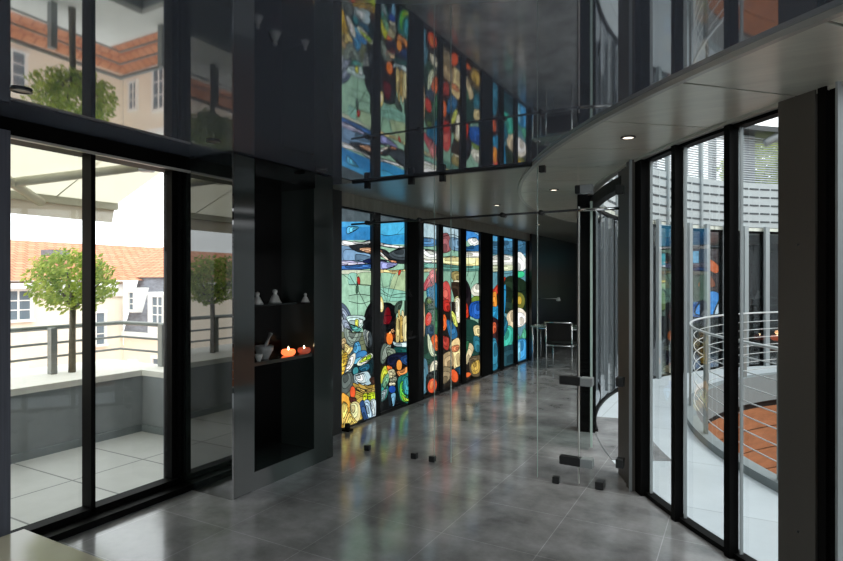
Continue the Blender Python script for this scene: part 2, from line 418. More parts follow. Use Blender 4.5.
b = MB(); b.tube([pol(RG-.1, 134, 4.1), pol(RG-.3, 122, 4.75)], .07, 8); b.build('roof_beam', 'lframe', lou)
def leaves(b, c, rad, n, size, shell=.55):
    for _ in range(n):
        while True:
            p = Vector((random.uniform(-1, 1), random.uniform(-1, 1), random.uniform(-1, 1)))
            l = p.length
            if shell*random.random() < l < 1: break
        wob = 1+.12*math.sin(7*p.x+3)*math.cos(6*p.z+5*p.y)
        q = Vector(c)+Vector((p.x*rad[0], p.y*rad[1], p.z*rad[2]))*wob
        a = Vector((random.gauss(0, 1), random.gauss(0, 1), random.gauss(0, 1))).normalized(); t = a.orthogonal().normalized(); s_ = size*random.uniform(.6, 1.3)
        bt = a.cross(t)
        b.add([q-t*s_, q+bt*s_*.45, q+t*s_, q-bt*s_*.45], [[0, 1, 2, 3]])
gt = thing('roof_tree', 'green bushy tree showing behind the louvre screen over the atrium', 'tree', (.9, 14.6, CEIL+.45))
b = MB(); leaves(b, (.35, 14.7, 4.1), (.75, .6, .6), 1400, .09); b.build('foliage', 'leaf', gt)
b = MB(); b.tube([(.35, 14.7, CEIL+.45), (.35, 14.7, 3.9)], .05); b.build('trunk', 'bark', gt)
gt.location = (.35, 14.7, CEIL+.45); gt['_w'] = [.35, 14.7, CEIL+.45]
for c in gt.children: c.location = -Vector(gt['_w'])

# ------------------------------------------------------------------ terrace outside the left door
b = MB(); b.box(-6.6, -3.87, -3, 4.2, -.3, 0); struct(b.build('floor', 'terrace'))
b = MB(); b.box(-5.62, -5.5, -3, 4.0, 0, .58); b.box(-6.55, -6.4, -3, 4.2, 0, .58); b.box(-6.55, -3.96, 3.87, 4.2, 0, .58)
b.box(-6.4, -5.62, -3, 3.87, 0, .55)
b.cur = 1; b.box(-6.6, -5.48, -3, 4.2, .58, .638); b.box(-5.48, -3.96, 3.85, 4.2, .58, .638)
b.cur = 2; b.box(-5.5, -5.47, -3, 3.87, 0, .07); b.box(-5.5, -3.96, 3.84, 3.87, 0, .07)
struct(b.build('wall_terrace', ['parapet', 'coping', 'curb']))
rl = thing('terrace_railing', 'grey metal terrace railing with three horizontal rails on the pale coping', 'railing', (-6.1, 3.2, .638))
for (x, y) in ((-6.03, 3.25), (-5.52, 4.12), (-6.03, 1.9), (-6.03, .6), (-4.05, 4.12)):
    b = MB(); b.box(x-.035, x+.035, y-.03, y+.03, .638, 1.1, .004); b.build('post', 'railm', rl)
for z, r in ((1.09, .024), (.93, .013), (.79, .013)):
    b = MB(); b.tube([(-6.09, -3, z), (-6.15, 2.5, z), (-6.25, 4.12, z), (-3.98, 4.12, z)], r, 8); b.build('rail', 'railm', rl)
tr = thing('lollipop_tree', 'small round-crowned tree on a slim trunk growing from the terrace planter', 'tree', (-5.97, 3.41, .638))
b = MB(); b.tube([(-5.97, 3.41, .639), (-5.965, 3.41, 1.0), (-5.97, 3.42, 1.45)], [.035, .03, .028], 10)
for i in range(9):
    a = i*.7; b.tube([(-5.97, 3.42, 1.25+.03*(i % 4)), (-5.97+.3*math.cos(a), 3.42+.3*math.sin(a), 1.55+.05*(i % 3))], [.014, .005], 6)
b.build('trunk', 'bark', tr)
b = MB(); leaves(b, (-5.97, 3.41, 1.58), (.41, .41, .32), 2600, .03, .6); b.build('foliage', 'leaf', tr)
dup(tr, (-5.97, .69, .638), 'round-crowned terrace tree mirrored in the granite cabinet side, nearer the viewer on the planter')
# awning
aw = thing('awning', 'cream fabric folding-arm awning stretched out over the terrace', 'awning', (-3.82, 2, 3.15))
def az(x): return 2.37+(x+5.7)*.42
b = MB()
for i in range(12):
    y0 = -2.5+i*6.21/12; y1 = y0+6.21/12
    sag = lambda t: -.03*math.sin(PI*t)
    xs = [-5.7+1.9*j/6 for j in range(7)]
    b.add([(x, y, az(x)+sag(j/6)) for y in (y0, y1) for j, x in enumerate(xs)], [[j, j+1, 7+j+1, 7+j] for j in range(6)])
b.build('canopy', 'fabric', aw, False)
b = MB(); b.quad((-5.73, -2.5, az(-5.7)-.04), (-5.73, 3.71, az(-5.7)-.04), (-5.74, 3.69, az(-5.7)-.19), (-5.74, -2.5, az(-5.7)-.19)); b.build('valance', 'valance', aw, False)
MB().box(-5.76, -5.68, -2.5, 3.72, az(-5.7)-.06, az(-5.7)+.02, .01).build('front_bar', 'awn', aw)
for (e, f, s_) in (((-4.75, 3.38, 2.62), (-5.66, 2.2, 2.30), (-3.85, 2.7, 2.95)), ((-4.7, 1.7, 2.62), (-5.66, 2.95, 2.30), (-3.85, 1.2, 2.95))):
    ar = MB().tube([f, e], .04, 8).build('arm', 'awn', aw); MB().tube([e, s_], .04, 8).build('arm', 'awn', aw)
    MB().obox((e[0], e[1], e[2]-.05), .6, .12, .1, .1, .01).build('elbow', 'steel', aw)
for i in range(3):
    b = MB(); y = 3.1-1.9*i; b.tube([(-5.69, y, az(-5.69)-.005), (-3.9, y, az(-3.9)-.045)], .006, 6); b.build('seam', 'awn', aw)

# houses across
def window_part(bm_parent, x, y, z, w, h, face, cols=2, rows=3):
    """face 'x': looks +X ; face 'y': looks -Y"""
    f = MB(); g = MB()
    def bx(m_, a0, a1, z0, z1, d0, d1):
        if face == 'x': m_.box(x+d0, x+d1, y+a0, y+a1, z0, z1)
        else: m_.box(x+a0, x+a1, y-d1, y-d0, z0, z1)
    bx(f, -w/2-.05, -w/2, z, z+h, 0, .04); bx(f, w/2, w/2+.05, z, z+h, 0, .04)
    bx(f, -w/2-.06, w/2+.06, z+h+.001, z+h+.06, 0, .045); bx(f, -w/2-.07, w/2+.07, z-.05, z-.001, 0, .06)
    for i in range(1, cols): bx(f, -w/2+w*i/cols-.015, -w/2+w*i/cols+.015, z, z+h, 0, .025)
    for i in range(1, rows): bx(f, -w/2, w/2, z+h*i/rows-.01, z+h*i/rows+.01, 0, .022)
    o = f.build('window', 'white', bm_parent); 
    bx(g, -w/2, w/2, z, z+h, .004, .012); p = g.build('pane', 'wpane', bm_parent); p.parent = o; p.location = (0, 0, 0)
def sloped_roof(pts, parent, mname='roof', matn='roof'):
    me = bpy.data.meshes.new(mname); me.from_pydata(pts, [], [[0, 1, 2, 3]]); me.materials.append(M[matn])
    uv = me.uv_layers.new(); P = [Vector(p) for p in pts]; u = (P[1]-P[0]).normalized(); v = ((P[3]-P[0])-u*((P[3]-P[0]).dot(u))).normalized()
    for li, p in enumerate(P): uv.data[li].uv = ((p-P[0]).dot(u), (p-P[0]).dot(v))
    o = bpy.data.objects.new(mname, me); COL.objects.link(o); o.parent = parent; o.location = -Vector(parent['_w']); return o
HX, HY = -11.2, 7.44
Z = lambda z: 1.575+(z-1.575)*.4
hs = thing('town_house', 'cream town house with orange tile roof and grey slate dormer wing across the street', 'building', (HX, 3, -8))
b = MB(); b.box(HX-4, HX, -8, HY, -8, 1.56); b.build('wall', 'cream', hs)
sloped_roof([(HX+.2, -8, 1.5), (HX+.2, HY+8, 1.62), (HX-3, HY+8, 2.5), (HX-3, -8, 2.44)], hs)
MB().box(HX, HX+.2, -8, HY-.25, 1.43, 1.53).build('eave', 'white', hs)
MB().box(HX, HX+.05, 5.85, HY-.02, 1.25, 1.5).build('moulding', 'white', hs)
MB().box(HX-1.28, HX-.96, 6.5, 6.9, 2.08, 2.2).build('skylight', 'slate', hs)
sloped_roof([(HX+2.6, -8, -2.3), (HX+2.6, HY-2.4, -2.3), (HX, HY, -.85), (HX, -8, -.85)], hs, 'lower_roof')
for (y, z, w, h) in ((5.45, -.15, .38, .5), (5.35, -3.9, .4, .6), (6.85, -1.6, .34, .62), (4.2, -.15, .38, .5), (4.2, -3.9, .4, .6), (2.8, -.15, .38, .5)):
    window_part(hs, HX, y, Z(z), w, h, 'x')
sw = hs
b = MB(); b.box(HX+.01, -4.8, HY, HY+3.2, -8, Z(-1.3)); b.build('wall', 'cream', sw)
MB().box(HX+.06, -4.8, HY-.08, HY, Z(-1.3), Z(-1.05)).build('cornice', 'white', sw)
b = MB(); y1, za, zb = HY+.36, Z(-1.1), 1.66
b.add([(HX+.01, HY, za), (-4.8, HY, za), (-4.8, y1, zb), (HX+.01, y1, zb), (HX+.01, HY+2, za), (-4.8, HY+2, za), (-4.8, HY+2, zb), (HX+.01, HY+2, zb)], [[0, 1, 2, 3], [4, 5, 6, 7], [3, 2, 6, 7], [0, 3, 7, 4], [1, 2, 6, 5]]); b.build('mansard', 'slate', sw)
sloped_roof([(HX-2, HY+.3, 1.64), (-4.8, HY+.3, 1.64), (-4.8, HY+2.8, 2.62), (HX-2, HY+2.8, 2.58)], sw)
sloped_roof([(HX+2.6, HY-2.4, -2.3), (-4.8, HY-2.4, -2.3), (-4.8, HY, -.85), (HX, HY, -.85)], sw, 'lower_roof')
for x, z, w, h, W in ((-10.86, .1, .13, .34, .2), (-10.05, -.55, .3, .52, .66), (-9.0, -.3, .3, .5, .66), (-7.8, -.3, .3, .5, .66)):
    z = Z(z); d = MB(); d.box(x-W/2, x+W/2, HY-.02, HY+.3, z-(.2 if W > .5 else .07), z+h+.1, .012); o = d.build('dormer', 'white', sw)
    window_part(sw, x, HY-.02, z, w, h, 'y', 2 if w > .2 else 1)
for x, z, w, h in ((-10.85, -3.9, .2, .52), (-10.05, -4.3, .3, .8), (-9.0, -4.1, .3, .6), (-7.6, -4.1, .3, .6)): window_part(sw, x, HY, Z(z), w, h, 'y', 2)
b = MB(); b.prism([(-80, -60), (-6.6, -60), (-6.6, 60), (-80, 60)], -8.3, -8); struct(b.build('ground', 'ground'))

# ------------------------------------------------------------------ display cabinet of dark granite
cab = thing('display_cabinet', 'black granite display cabinet with a tall dark niche beside the terrace door', 'cabinet', (-3.4, 3.5, 0))
FX = -3.18
MB().box(-3.86, FX-.001, 2.945, 2.96, .0, CEIL-.01).build('side_panel', 'granite', cab)
MB().box(-3.6, FX, 2.96, 3.16, 0, CEIL-.01, .003).build('stile', 'graniteface', cab)
MB().box(-3.6, FX, 3.85, 4.11, 0, CEIL-.01, .003).build('stile', 'graniteface', cab)
MB().box(-3.6, -3.55, 3.16, 3.85, 0, CEIL-.01).build('back_panel', 'niche', cab)
MB().box(-3.55, FX, 3.16, 3.85, 0, .14).build('plinth', 'graniteface', cab)
MB().box(-3.55, FX+.01, 3.16, 3.85, 2.36, CEIL-.01).build('top_panel', 'niche', cab)
MB().box(-3.55, FX-.02, 3.163, 3.847, .925, .955, .003).build('shelf', 'graniteface', cab)
MB().box(-3.55, FX-.1, 3.163, 3.847, 1.375, 1.39).build('shelf', 'niche', cab)
def bowl(c, R, h, name, label, m, extra=None, cat='bowl', grp=None):
    o = thing(name, label, cat, c, grp)
    pr = [(R*.45, 0), (R*.5, .006), (R*.62, h*.25), (R*.92, h*.65), (R, h), (R*.94, h), (R*.85, h*.7), (R*.5, h*.25), (.001, h*.2)]
    if 'candle' in name: pr = [(R*.6, 0), (R*.9, h*.2), (R*1.03, h*.5), (R*.98, h*.8), (R*.85, h), (R*.78, h*.95), (R*.8, h*.6), (.001, h*.55)]
    MB().lathe([(.001, 0)]+pr, c).build('body', m, o)
    return o
cb = bowl((-3.27, 3.63, .955), .058, .05, 'candle_bowl', 'glowing orange glass candle bowl in the middle of the cabinet shelf', 'candle', cat='candle holder')
MB().lathe([(.001, .04), (.008, .05), (.006, .062), (.001, .075)], (-3.27, 3.63, .955), 10).build('flame', 'flame', cb)
cb2 = bowl((-3.235, 3.785, .955), .055, .05, 'candle_bowl', 'dim reddish candle bowl copy standing in for its reflection at the right end of the cabinet shelf', mat('reflected_orange_glass', 'a04c38', .2, emit='b0503a', estr=.25), cat='candle holder')  # second bowl added as the candle's reflection in the niche side
MB().lathe([(.001, .04), (.007, .05), (.005, .062), (.001, .072)], (-3.235, 3.785, .955), 10).build('flame', 'flame', cb2)
mo = bowl((-3.29, 3.372, .955), .075, .105, 'mortar_bowl', 'grey stone mortar bowl at the left end of the cabinet shelf', 'pot', cat='mortar')
pe = MB().tube([(-3.295, 3.355, .988), (-3.285, 3.40, 1.08), (-3.28, 3.435, 1.155)], [.022, .014, .018], 10).build('stone_pestle', 'pot'); tag(pe, 'pale pestle leaning in the grey mortar bowl', 'pestle')
sb = bowl((-3.44, 3.26, .955), .075, .15, 'shadowed_bowl', 'dark grey bowl standing behind the mortar on the cabinet shelf', 'pot')
cup = bowl((-3.235, 3.26, .955), .03, .055, 'porcelain_cup', 'small white porcelain cup in front of the mortar on the shelf', 'porcelain', cat='cup')
def figurine(c, s, label):
    o = thing('figurine', label, 'figurine', c, None)
    MB().lathe([(.001, 0), (.06*s, 0), (.062*s, .02*s), (.05*s, .05*s), (.038*s, .08*s), (.02*s, .1*s), (.018*s, .108*s), (.027*s, .125*s), (.024*s, .148*s), (.001, .158*s)], c, 16).build('body', 'porcelain', o)
    MB().lathe([(.001, 0), (.075*s, 0), (.07*s, .014*s), (.001, .016*s)], (c[0], c[1], c[2]), 16).build('base', 'pot', o)
figurine((-3.25, 3.262, 1.39), .62, 'small pale figurine at the left end of the upper cabinet shelf')
figurine((-3.33, 3.537, 1.39), .72, 'small pale seated figurine at the middle of the upper cabinet shelf')
figurine((-3.23, 3.795, 1.39), .5, 'dim figurine at the right end of the upper cabinet shelf')

# ------------------------------------------------------------------ frameless glass partition
PY = 4.42
gp = thing('glass_partition', 'frameless clear glass partition with dark clamps and thin rod across the hall', 'partition', (-2, PY, 0))
def pane_xz(x0, x1, y, parent, name='glass_panel', y1=None):
    y1 = y if y1 is None else y1
    o = MB().quad((x0, y, .02), (x1, y1, .02), (x1, y1, CEIL-.03), (x0, y, CEIL-.03)).build(name, 'pglass', parent)
    return o
for x0, x1 in ((-3.17, -2.32), (-2.31, -2.16), (-1.40, -1.09)): pane_xz(x0, x1, PY, gp)
for x in (-2.32, -2.16, -1.40): MB().box(x-.0018, x+.0018, PY-.006, PY+.006, .02, CEIL-.03).build('glass_edge', 'gedge', gp)
for x in (-3.02, -2.55, -2.24, -1.7 if False else -1.36): MB().box(x-.024, x+.024, PY-.02, PY+.02, CEIL-.075, CEIL-.002, .004).build('clamp', 'dsteel', gp)
for x in (-3.02, -2.52, -2.34, -1.25): MB().box(x-.026, x+.026, PY-.02, PY+.02, 0, .05, .004).build('clamp', 'dsteel', gp)
MB().tube([(-3.18, PY-.03, 2.1), (-2.0, PY-.03, 2.105), (-1.08, PY-.03, 2.11)], .009, 8).build('rod', 'dsteel', gp)
for x in (-3.0, -2.45, -1.68, -1.36): MB().tube([(x, PY-.05, 2.105), (x, PY+.02, 2.105)], .02, 12).build('rod_holder', 'dsteel', gp)
MB().box(-3.18, -.82, PY-.02, PY+.02, CEIL-.02, CEIL).build('head_rail', 'dsteel', gp)
# the hinged leaf
dr = sroot('door_1', (-1.08, PY, 0))
pane_xz(-1.075, -.80, PY+.02, dr, 'glass_leaf', PY+.03)
MB().box(-1.081, -1.075, PY-.006, PY+.03, .02, 2.14).build('leaf_edge', 'trimmetal', dr)
MB().tube([(-1.08, PY-.02, 2.11), (-.79, PY+.06, 2.115)], .012, 10).build('rail', 'chrome', dr)
for z in (.16, .775, 2.235):
    h = MB().box(-1.06, -.97, PY-.03, PY+.04, z, z+.065, .005).build('hinge', 'lframe', dr)
    MB().box(-1.22 if z < 2 else -1.10, -1.06, PY-.025, PY+.03, z, z+.065, .005).build('hinge_plate', 'dsteel', dr)
for z in (.78, .17, 2.22): MB().box(-.815, -.76, PY+.05, PY+.12, z, z+.07, .005).build('hinge', 'dsteel', dr)
MB().box(-.955, -.895, PY+.0, PY+.09, .005, .06, .005).build('clamp', 'dsteel', dr)
# open glass leaf in the atrium glazing, seen almost edge-on
d2 = sroot('door_2', pol(RG+.05, 203, 0))
q0, q1 = pol(RG+.02, 196.8), pol(RG+.12, 202.5)
MB().quad((*q0, .03), (*q1, .03), (*q1, 2.3), (*q0, 2.3)).build('glass_leaf', 'tint', d2)
MB().obox((*q1, .03), math.radians(110), .02, .02, 2.28).build('leaf_edge', 'gedge', d2)
MB().arc(RG-.03, RG+.05, 2.32, 2.42, 196.5, 211.5).build('head', 'black', d2)

st = thing('floor_stop', 'small black floor stop at the foot of the first stained glass panel', 'door stop', (-3.6, 4.9, 0))
MB().box(-3.64, -3.55, 4.85, 4.93, 0, .02, .004).build('base', 'black', st); MB().lathe([(.001, 0), (.03, 0), (.03, .05), (.024, .06), (.001, .06)], (-3.595, 4.89, .02), 16).build('rubber_top', 'blackmat', st)
# ------------------------------------------------------------------ ceiling lamps
def downlight(c, label, grp, warm=True, power=12, lit=True):
    o = thing('downlight', label, 'ceiling light', c, grp)
    MB().lathe([(.045, 0), (.047, -.006), (.034, -.008), (.032, .004)], c, 24).build('ring', 'whitering', o)
    MB().lathe([(.033, -.004), (.001, -.004)], c, 24).build('lamp', 'bulb' if lit else 'whitering', o)
    if lit:
        l = bpy.data.lights.new('spot', 'SPOT'); l.energy = power; l.color = (1, .9, .78); l.spot_size = 1.7; l.spot_blend = .6; l.shadow_soft_size = .03
        lo = bpy.data.objects.new('spot', l); COL.objects.link(lo); lo.parent = o; lo.location = (0, 0, -.02)
    return o
for y, lb in ((.36, 'farthest from the cabinet, out of the dark ceiling behind the viewer'), (1.5, 'in the dark glossy ceiling nearest the terrace door'), (2.66, 'in the dark glossy ceiling before the granite cabinet'), (3.79, 'in the dark glossy ceiling next to the glass partition')):
    downlight((-3.05, y, CEIL-.002), 'small recessed ceiling light '+lb, 'recessed lights in the dark ceiling', lit=False)
for a, lb in ((217.6, 'in the metal band above the atrium windows'), (199.6, 'in the metal band behind the glass partition'), (240, 'in the metal band nearest the viewer')):
    downlight(pol(6.67, a, CEIL-.024), 'small lit recessed light '+lb, 'recessed lights in the metal band', power=12)
for (x, y) in ((-2.6, 6.6), (-2.9, 9.2), (-2.6, 12)):
    downlight((x, y, CEIL-.002), 'small recessed light in the corridor ceiling %s' % {6.6: 'just beyond the partition', 9.2: 'halfway along the stained glass', 12: 'above the dining table'}[y], 'recessed lights in the corridor', power=9)

# ------------------------------------------------------------------ far dining corner
tb = thing('dining_table', 'glass-topped table on slim chrome legs at the far end of the hall', 'table', (-2.95, 11.0, 0))
MB().box(-3.53, -2.35, 10.72, 11.3, .69, .705, .003).build('tabletop', 'gedge', tb)
for x in (-3.5, -2.38):
    for y in (10.76, 11.26): MB().tube([(x, y, 0), (x, y, .69)], .016, 10).build('leg', 'chrome', tb)
MB().tube([(-3.5, 10.76, .66), (-2.38, 10.76, .66)], .012, 8).tube([(-3.5, 11.26, .66), (-2.38, 11.26, .66)], .012, 8).build('apron', 'chrome', tb)
def chair(c, rz, label):
    o = thing('dining_chair', label, 'chair', c); o.rotation_euler = (0, 0, rz)
    def p(bm_, n, m): q = bm_.build(n, m); q.parent = o; return q
    for sx in (-.23, .23):
        p(MB().tube([(sx, -.22, 0), (sx, -.22, .42), (sx, -.25, .84)], .012, 8), 'leg', 'chrome'); p(MB().tube([(sx, .22, 0), (sx, .22, .42)], .012, 8), 'leg', 'chrome')
    p(MB().tube([(-.23, -.25, .83), (.23, -.25, .83)], .012, 8), 'top_bar', 'chrome')
    p(MB().tube([(-.23, -.22, .42), (-.23, .22, .42), (.23, .22, .42), (.23, -.22, .42)], .012, 8, True), 'seat_frame', 'chrome')
    p(MB().box(-.22, .22, -.21, .22, .425, .46, .012), 'seat', 'chairblk')
    p(MB().add([(-.215, -.235, .5), (.215, -.235, .5), (.215, -.255, .82), (-.215, -.255, .82), (-.215, -.215, .5), (.215, -.215, .5), (.215, -.235, .82), (-.215, -.235, .82)], [[0, 1, 2, 3], [4, 5, 6, 7], [0, 1, 5, 4], [2, 3, 7, 6], [0, 3, 7, 4], [1, 2, 6, 5]]), 'backrest', 'chairblk')
    return o
chair((-2.8, 10.3, 0), 0, 'chrome-framed chair with black leather back pushed up to the far table')
lp = thing('desk_lamp', 'slim angular reading lamp with small white head on the far table', 'lamp', (-3.46, 10.95, .705))
MB().lathe([(.001, 0), (.07, 0), (.07, .012), (.001, .014)], (-3.46, 10.95, .705), 20).build('base', 'chrome', lp)
MB().tube([(-3.46, 10.95, .71), (-3.46, 10.95, 1.22), (-3.05, 10.95, 1.225)], .009, 8).build('arm', 'chrome', lp)
MB().lathe([(.02, 0), (.045, -.07), (.04, -.07), (.001, -.01)], (-3.05, 10.95, 1.25), 16).build('lamp_shade', 'porcelain', lp)
bowl((-3.3, 11.05, .705), .07, .06, 'serving_bowl', 'small white bowl on the left end of the far table', 'porcelain')
bowl((-2.62, 10.9, .705), .1, .03, 'dinner_plate', 'white plate on the right end of the far table', 'porcelain', cat='plate')
bk = MB().box(-2.52, -2.38, 10.98, 11.2, .705, .745, .003).build('white_book', 'paper'); tag(bk, 'white book lying at the right edge of the far table', 'book')
k = 50
for x in (-2.9, -2.55, -2.0):
    k += 1; struct(MB().box(x-.05, x+.05, 16.93, 17, 0, CEIL).build('trim_%d' % k, 'steel'))
struct(MB().box(-2.4, -1.9, 12.6, 12.8, 0, CEIL).build('trim_60', 'board'))

# low table at the bottom left corner; beige top paints the reflected awning
lt = thing('low_table', 'low black table with awning reflection painted beige on its polished top in the corner beside the terrace door', 'table', (-2.75, 1.45, 0))
MB().box(-3.47, -2.2, .9, 1.72, .17, .20, .004).build('tabletop', 'beige', lt)
for x in (-3.3, -2.4):
    for y in (1.0, 1.6): MB().box(x-.03, x+.03, y-.03, y+.03, 0, .17).build('leg', 'black', lt)

# ------------------------------------------------------------------ stained glass
YAW = math.radians(28.98); CYW, SYW = math.cos(YAW), math.sin(YAW); F = 575.
def on_wall(px, py, X=SX):
    """photo reading -> (Y, z) on the plane of the glass wall"""
    a = (px-421.5)/F
    Y = X*(CYW+SYW*a)/(a*CYW-SYW); D = -X*SYW+Y*CYW
    return (Y, EYE+(280.5-py)/F*D)
ART = []
def crop(x0, y0, s):
    def cv(pts): return [on_wall(x0+p[0]/s, y0+p[1]/s) for p in pts]
    def P(c, *xy, lw=.9):
        pts = [(xy[i], xy[i+1]) for i in range(0, len(xy), 2)]; q = smooth(pts); ART.append(('p', c, cv(q), lw))
        if lw < .9: return
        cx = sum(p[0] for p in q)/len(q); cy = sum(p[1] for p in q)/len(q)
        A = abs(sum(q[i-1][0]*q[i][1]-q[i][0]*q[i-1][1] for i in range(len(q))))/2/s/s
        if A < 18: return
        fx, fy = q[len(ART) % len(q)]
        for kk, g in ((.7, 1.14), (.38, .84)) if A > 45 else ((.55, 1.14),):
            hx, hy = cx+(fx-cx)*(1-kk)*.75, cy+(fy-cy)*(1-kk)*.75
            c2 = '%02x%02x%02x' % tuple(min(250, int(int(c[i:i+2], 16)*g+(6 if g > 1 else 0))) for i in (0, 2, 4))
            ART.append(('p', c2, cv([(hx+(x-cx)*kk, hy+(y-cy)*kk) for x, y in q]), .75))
    def R(c, x0_, y0_, x1_, y1_, lw=.0): ART.append(('p', c, cv([(x0_, y0_), (x1_, y0_), (x1_, y1_), (x0_, y1_)]), lw))
    def E(c, x, y, rx, ry, rot=0, lw=.9):
        r = math.radians(rot); ART.append(('p', c, cv([(x+rx*math.cos(t)*math.cos(r)-ry*math.sin(t)*math.sin(r), y+rx*math.cos(t)*math.sin(r)+ry*math.sin(t)*math.cos(r)) for t in [2*PI*i/20 for i in range(20)]]), lw))
    def L(*xy, w=1.): pts = [(xy[i], xy[i+1]) for i in range(0, len(xy), 2)]; ART.append(('l', '0a0c0c', cv(smooth(pts, False)), w))
    return P, R, E, L
def smooth(p, closed=True, n=5):
    m = len(p); out = []
    if m < 3: return p
    for i in range(m if closed else m-1):
        g = lambda j: p[j % m] if closed else p[min(max(j, 0), m-1)]
        a, b_, c, d = g(i-1), g(i), g(i+1), g(i+2)
        for q in range(n):
            t = q/n; t2 = t*t; t3 = t2*t
            out.append(tuple(.5*(2*b_[k_]+(c[k_]-a[k_])*t+(2*a[k_]-5*b_[k_]+4*c[k_]-d[k_])*t2+(3*b_[k_]-a[k_]-3*c[k_]+d[k_])*t3) for k_ in (0, 1)))
    if not closed: out.append(p[-1])
    return out
# --- panels 1 and 2, upper half
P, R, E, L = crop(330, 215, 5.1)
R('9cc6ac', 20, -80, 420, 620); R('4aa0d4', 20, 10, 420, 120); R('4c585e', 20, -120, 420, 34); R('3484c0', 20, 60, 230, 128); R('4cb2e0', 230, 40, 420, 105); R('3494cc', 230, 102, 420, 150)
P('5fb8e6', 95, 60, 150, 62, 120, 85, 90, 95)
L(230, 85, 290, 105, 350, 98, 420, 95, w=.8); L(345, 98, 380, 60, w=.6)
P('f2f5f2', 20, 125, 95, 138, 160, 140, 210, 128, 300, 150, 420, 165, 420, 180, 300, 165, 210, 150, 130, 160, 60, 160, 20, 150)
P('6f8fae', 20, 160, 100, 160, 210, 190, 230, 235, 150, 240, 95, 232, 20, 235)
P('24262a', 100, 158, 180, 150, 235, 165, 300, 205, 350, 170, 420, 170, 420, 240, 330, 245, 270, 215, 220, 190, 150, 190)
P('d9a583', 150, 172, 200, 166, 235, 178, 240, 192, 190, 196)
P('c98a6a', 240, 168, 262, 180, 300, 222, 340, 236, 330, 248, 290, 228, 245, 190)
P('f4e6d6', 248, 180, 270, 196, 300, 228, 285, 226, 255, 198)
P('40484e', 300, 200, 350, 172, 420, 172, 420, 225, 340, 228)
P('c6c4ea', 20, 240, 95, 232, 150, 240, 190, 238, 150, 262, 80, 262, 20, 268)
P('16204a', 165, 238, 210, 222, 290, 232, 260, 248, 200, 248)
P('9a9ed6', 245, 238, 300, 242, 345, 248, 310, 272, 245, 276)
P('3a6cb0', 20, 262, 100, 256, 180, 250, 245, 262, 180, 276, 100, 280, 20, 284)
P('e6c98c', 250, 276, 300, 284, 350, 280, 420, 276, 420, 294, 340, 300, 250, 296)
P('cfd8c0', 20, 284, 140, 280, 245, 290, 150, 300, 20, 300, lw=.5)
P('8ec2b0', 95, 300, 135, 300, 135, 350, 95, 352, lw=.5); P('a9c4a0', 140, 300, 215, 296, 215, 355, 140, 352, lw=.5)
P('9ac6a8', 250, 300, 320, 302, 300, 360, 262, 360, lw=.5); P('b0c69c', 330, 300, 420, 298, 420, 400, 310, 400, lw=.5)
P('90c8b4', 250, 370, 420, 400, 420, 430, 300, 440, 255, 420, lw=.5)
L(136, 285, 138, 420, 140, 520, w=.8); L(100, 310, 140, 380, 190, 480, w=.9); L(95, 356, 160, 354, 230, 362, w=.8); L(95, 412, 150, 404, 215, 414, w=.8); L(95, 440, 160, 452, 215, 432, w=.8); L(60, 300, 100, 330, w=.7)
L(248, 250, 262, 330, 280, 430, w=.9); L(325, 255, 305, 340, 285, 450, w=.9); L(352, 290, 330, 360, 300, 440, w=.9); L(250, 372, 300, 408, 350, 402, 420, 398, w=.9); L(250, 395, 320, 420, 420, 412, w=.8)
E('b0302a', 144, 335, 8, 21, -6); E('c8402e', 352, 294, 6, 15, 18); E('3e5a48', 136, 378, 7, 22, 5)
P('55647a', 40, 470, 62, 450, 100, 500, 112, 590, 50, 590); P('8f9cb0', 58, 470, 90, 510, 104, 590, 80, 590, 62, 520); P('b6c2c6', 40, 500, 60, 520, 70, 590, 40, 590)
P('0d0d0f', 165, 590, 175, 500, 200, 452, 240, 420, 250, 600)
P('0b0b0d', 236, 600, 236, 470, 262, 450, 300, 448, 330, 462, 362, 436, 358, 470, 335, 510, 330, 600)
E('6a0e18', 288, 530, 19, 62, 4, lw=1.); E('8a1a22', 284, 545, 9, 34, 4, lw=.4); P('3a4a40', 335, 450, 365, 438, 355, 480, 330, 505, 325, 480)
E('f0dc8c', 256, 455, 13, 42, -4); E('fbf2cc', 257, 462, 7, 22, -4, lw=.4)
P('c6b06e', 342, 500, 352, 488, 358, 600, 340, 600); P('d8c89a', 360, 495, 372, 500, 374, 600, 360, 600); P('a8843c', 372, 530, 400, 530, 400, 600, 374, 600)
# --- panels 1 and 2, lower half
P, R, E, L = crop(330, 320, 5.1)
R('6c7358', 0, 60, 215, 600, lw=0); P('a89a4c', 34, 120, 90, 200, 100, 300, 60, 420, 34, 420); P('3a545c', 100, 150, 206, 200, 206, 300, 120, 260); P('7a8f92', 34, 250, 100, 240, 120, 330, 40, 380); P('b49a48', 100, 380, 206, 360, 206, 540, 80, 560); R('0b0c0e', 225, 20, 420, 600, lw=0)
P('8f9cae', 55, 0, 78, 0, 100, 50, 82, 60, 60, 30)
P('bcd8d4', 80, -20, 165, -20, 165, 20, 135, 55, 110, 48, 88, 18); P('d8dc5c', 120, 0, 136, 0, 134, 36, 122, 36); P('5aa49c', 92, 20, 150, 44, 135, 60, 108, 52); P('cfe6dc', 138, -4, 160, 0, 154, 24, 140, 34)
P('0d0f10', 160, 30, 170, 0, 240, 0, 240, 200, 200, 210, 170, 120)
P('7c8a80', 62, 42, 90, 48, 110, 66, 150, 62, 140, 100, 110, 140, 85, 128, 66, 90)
for i, c in enumerate(('9aa4a0', '6c7678', 'b4bab4', '3c4448')): P(c, 158+i*8, 60+i*4, 172+i*8, 48+i*4, 190+i*5, 110, 194, 150-i*4, 178+i*2, 140, 164+i*6, 100)
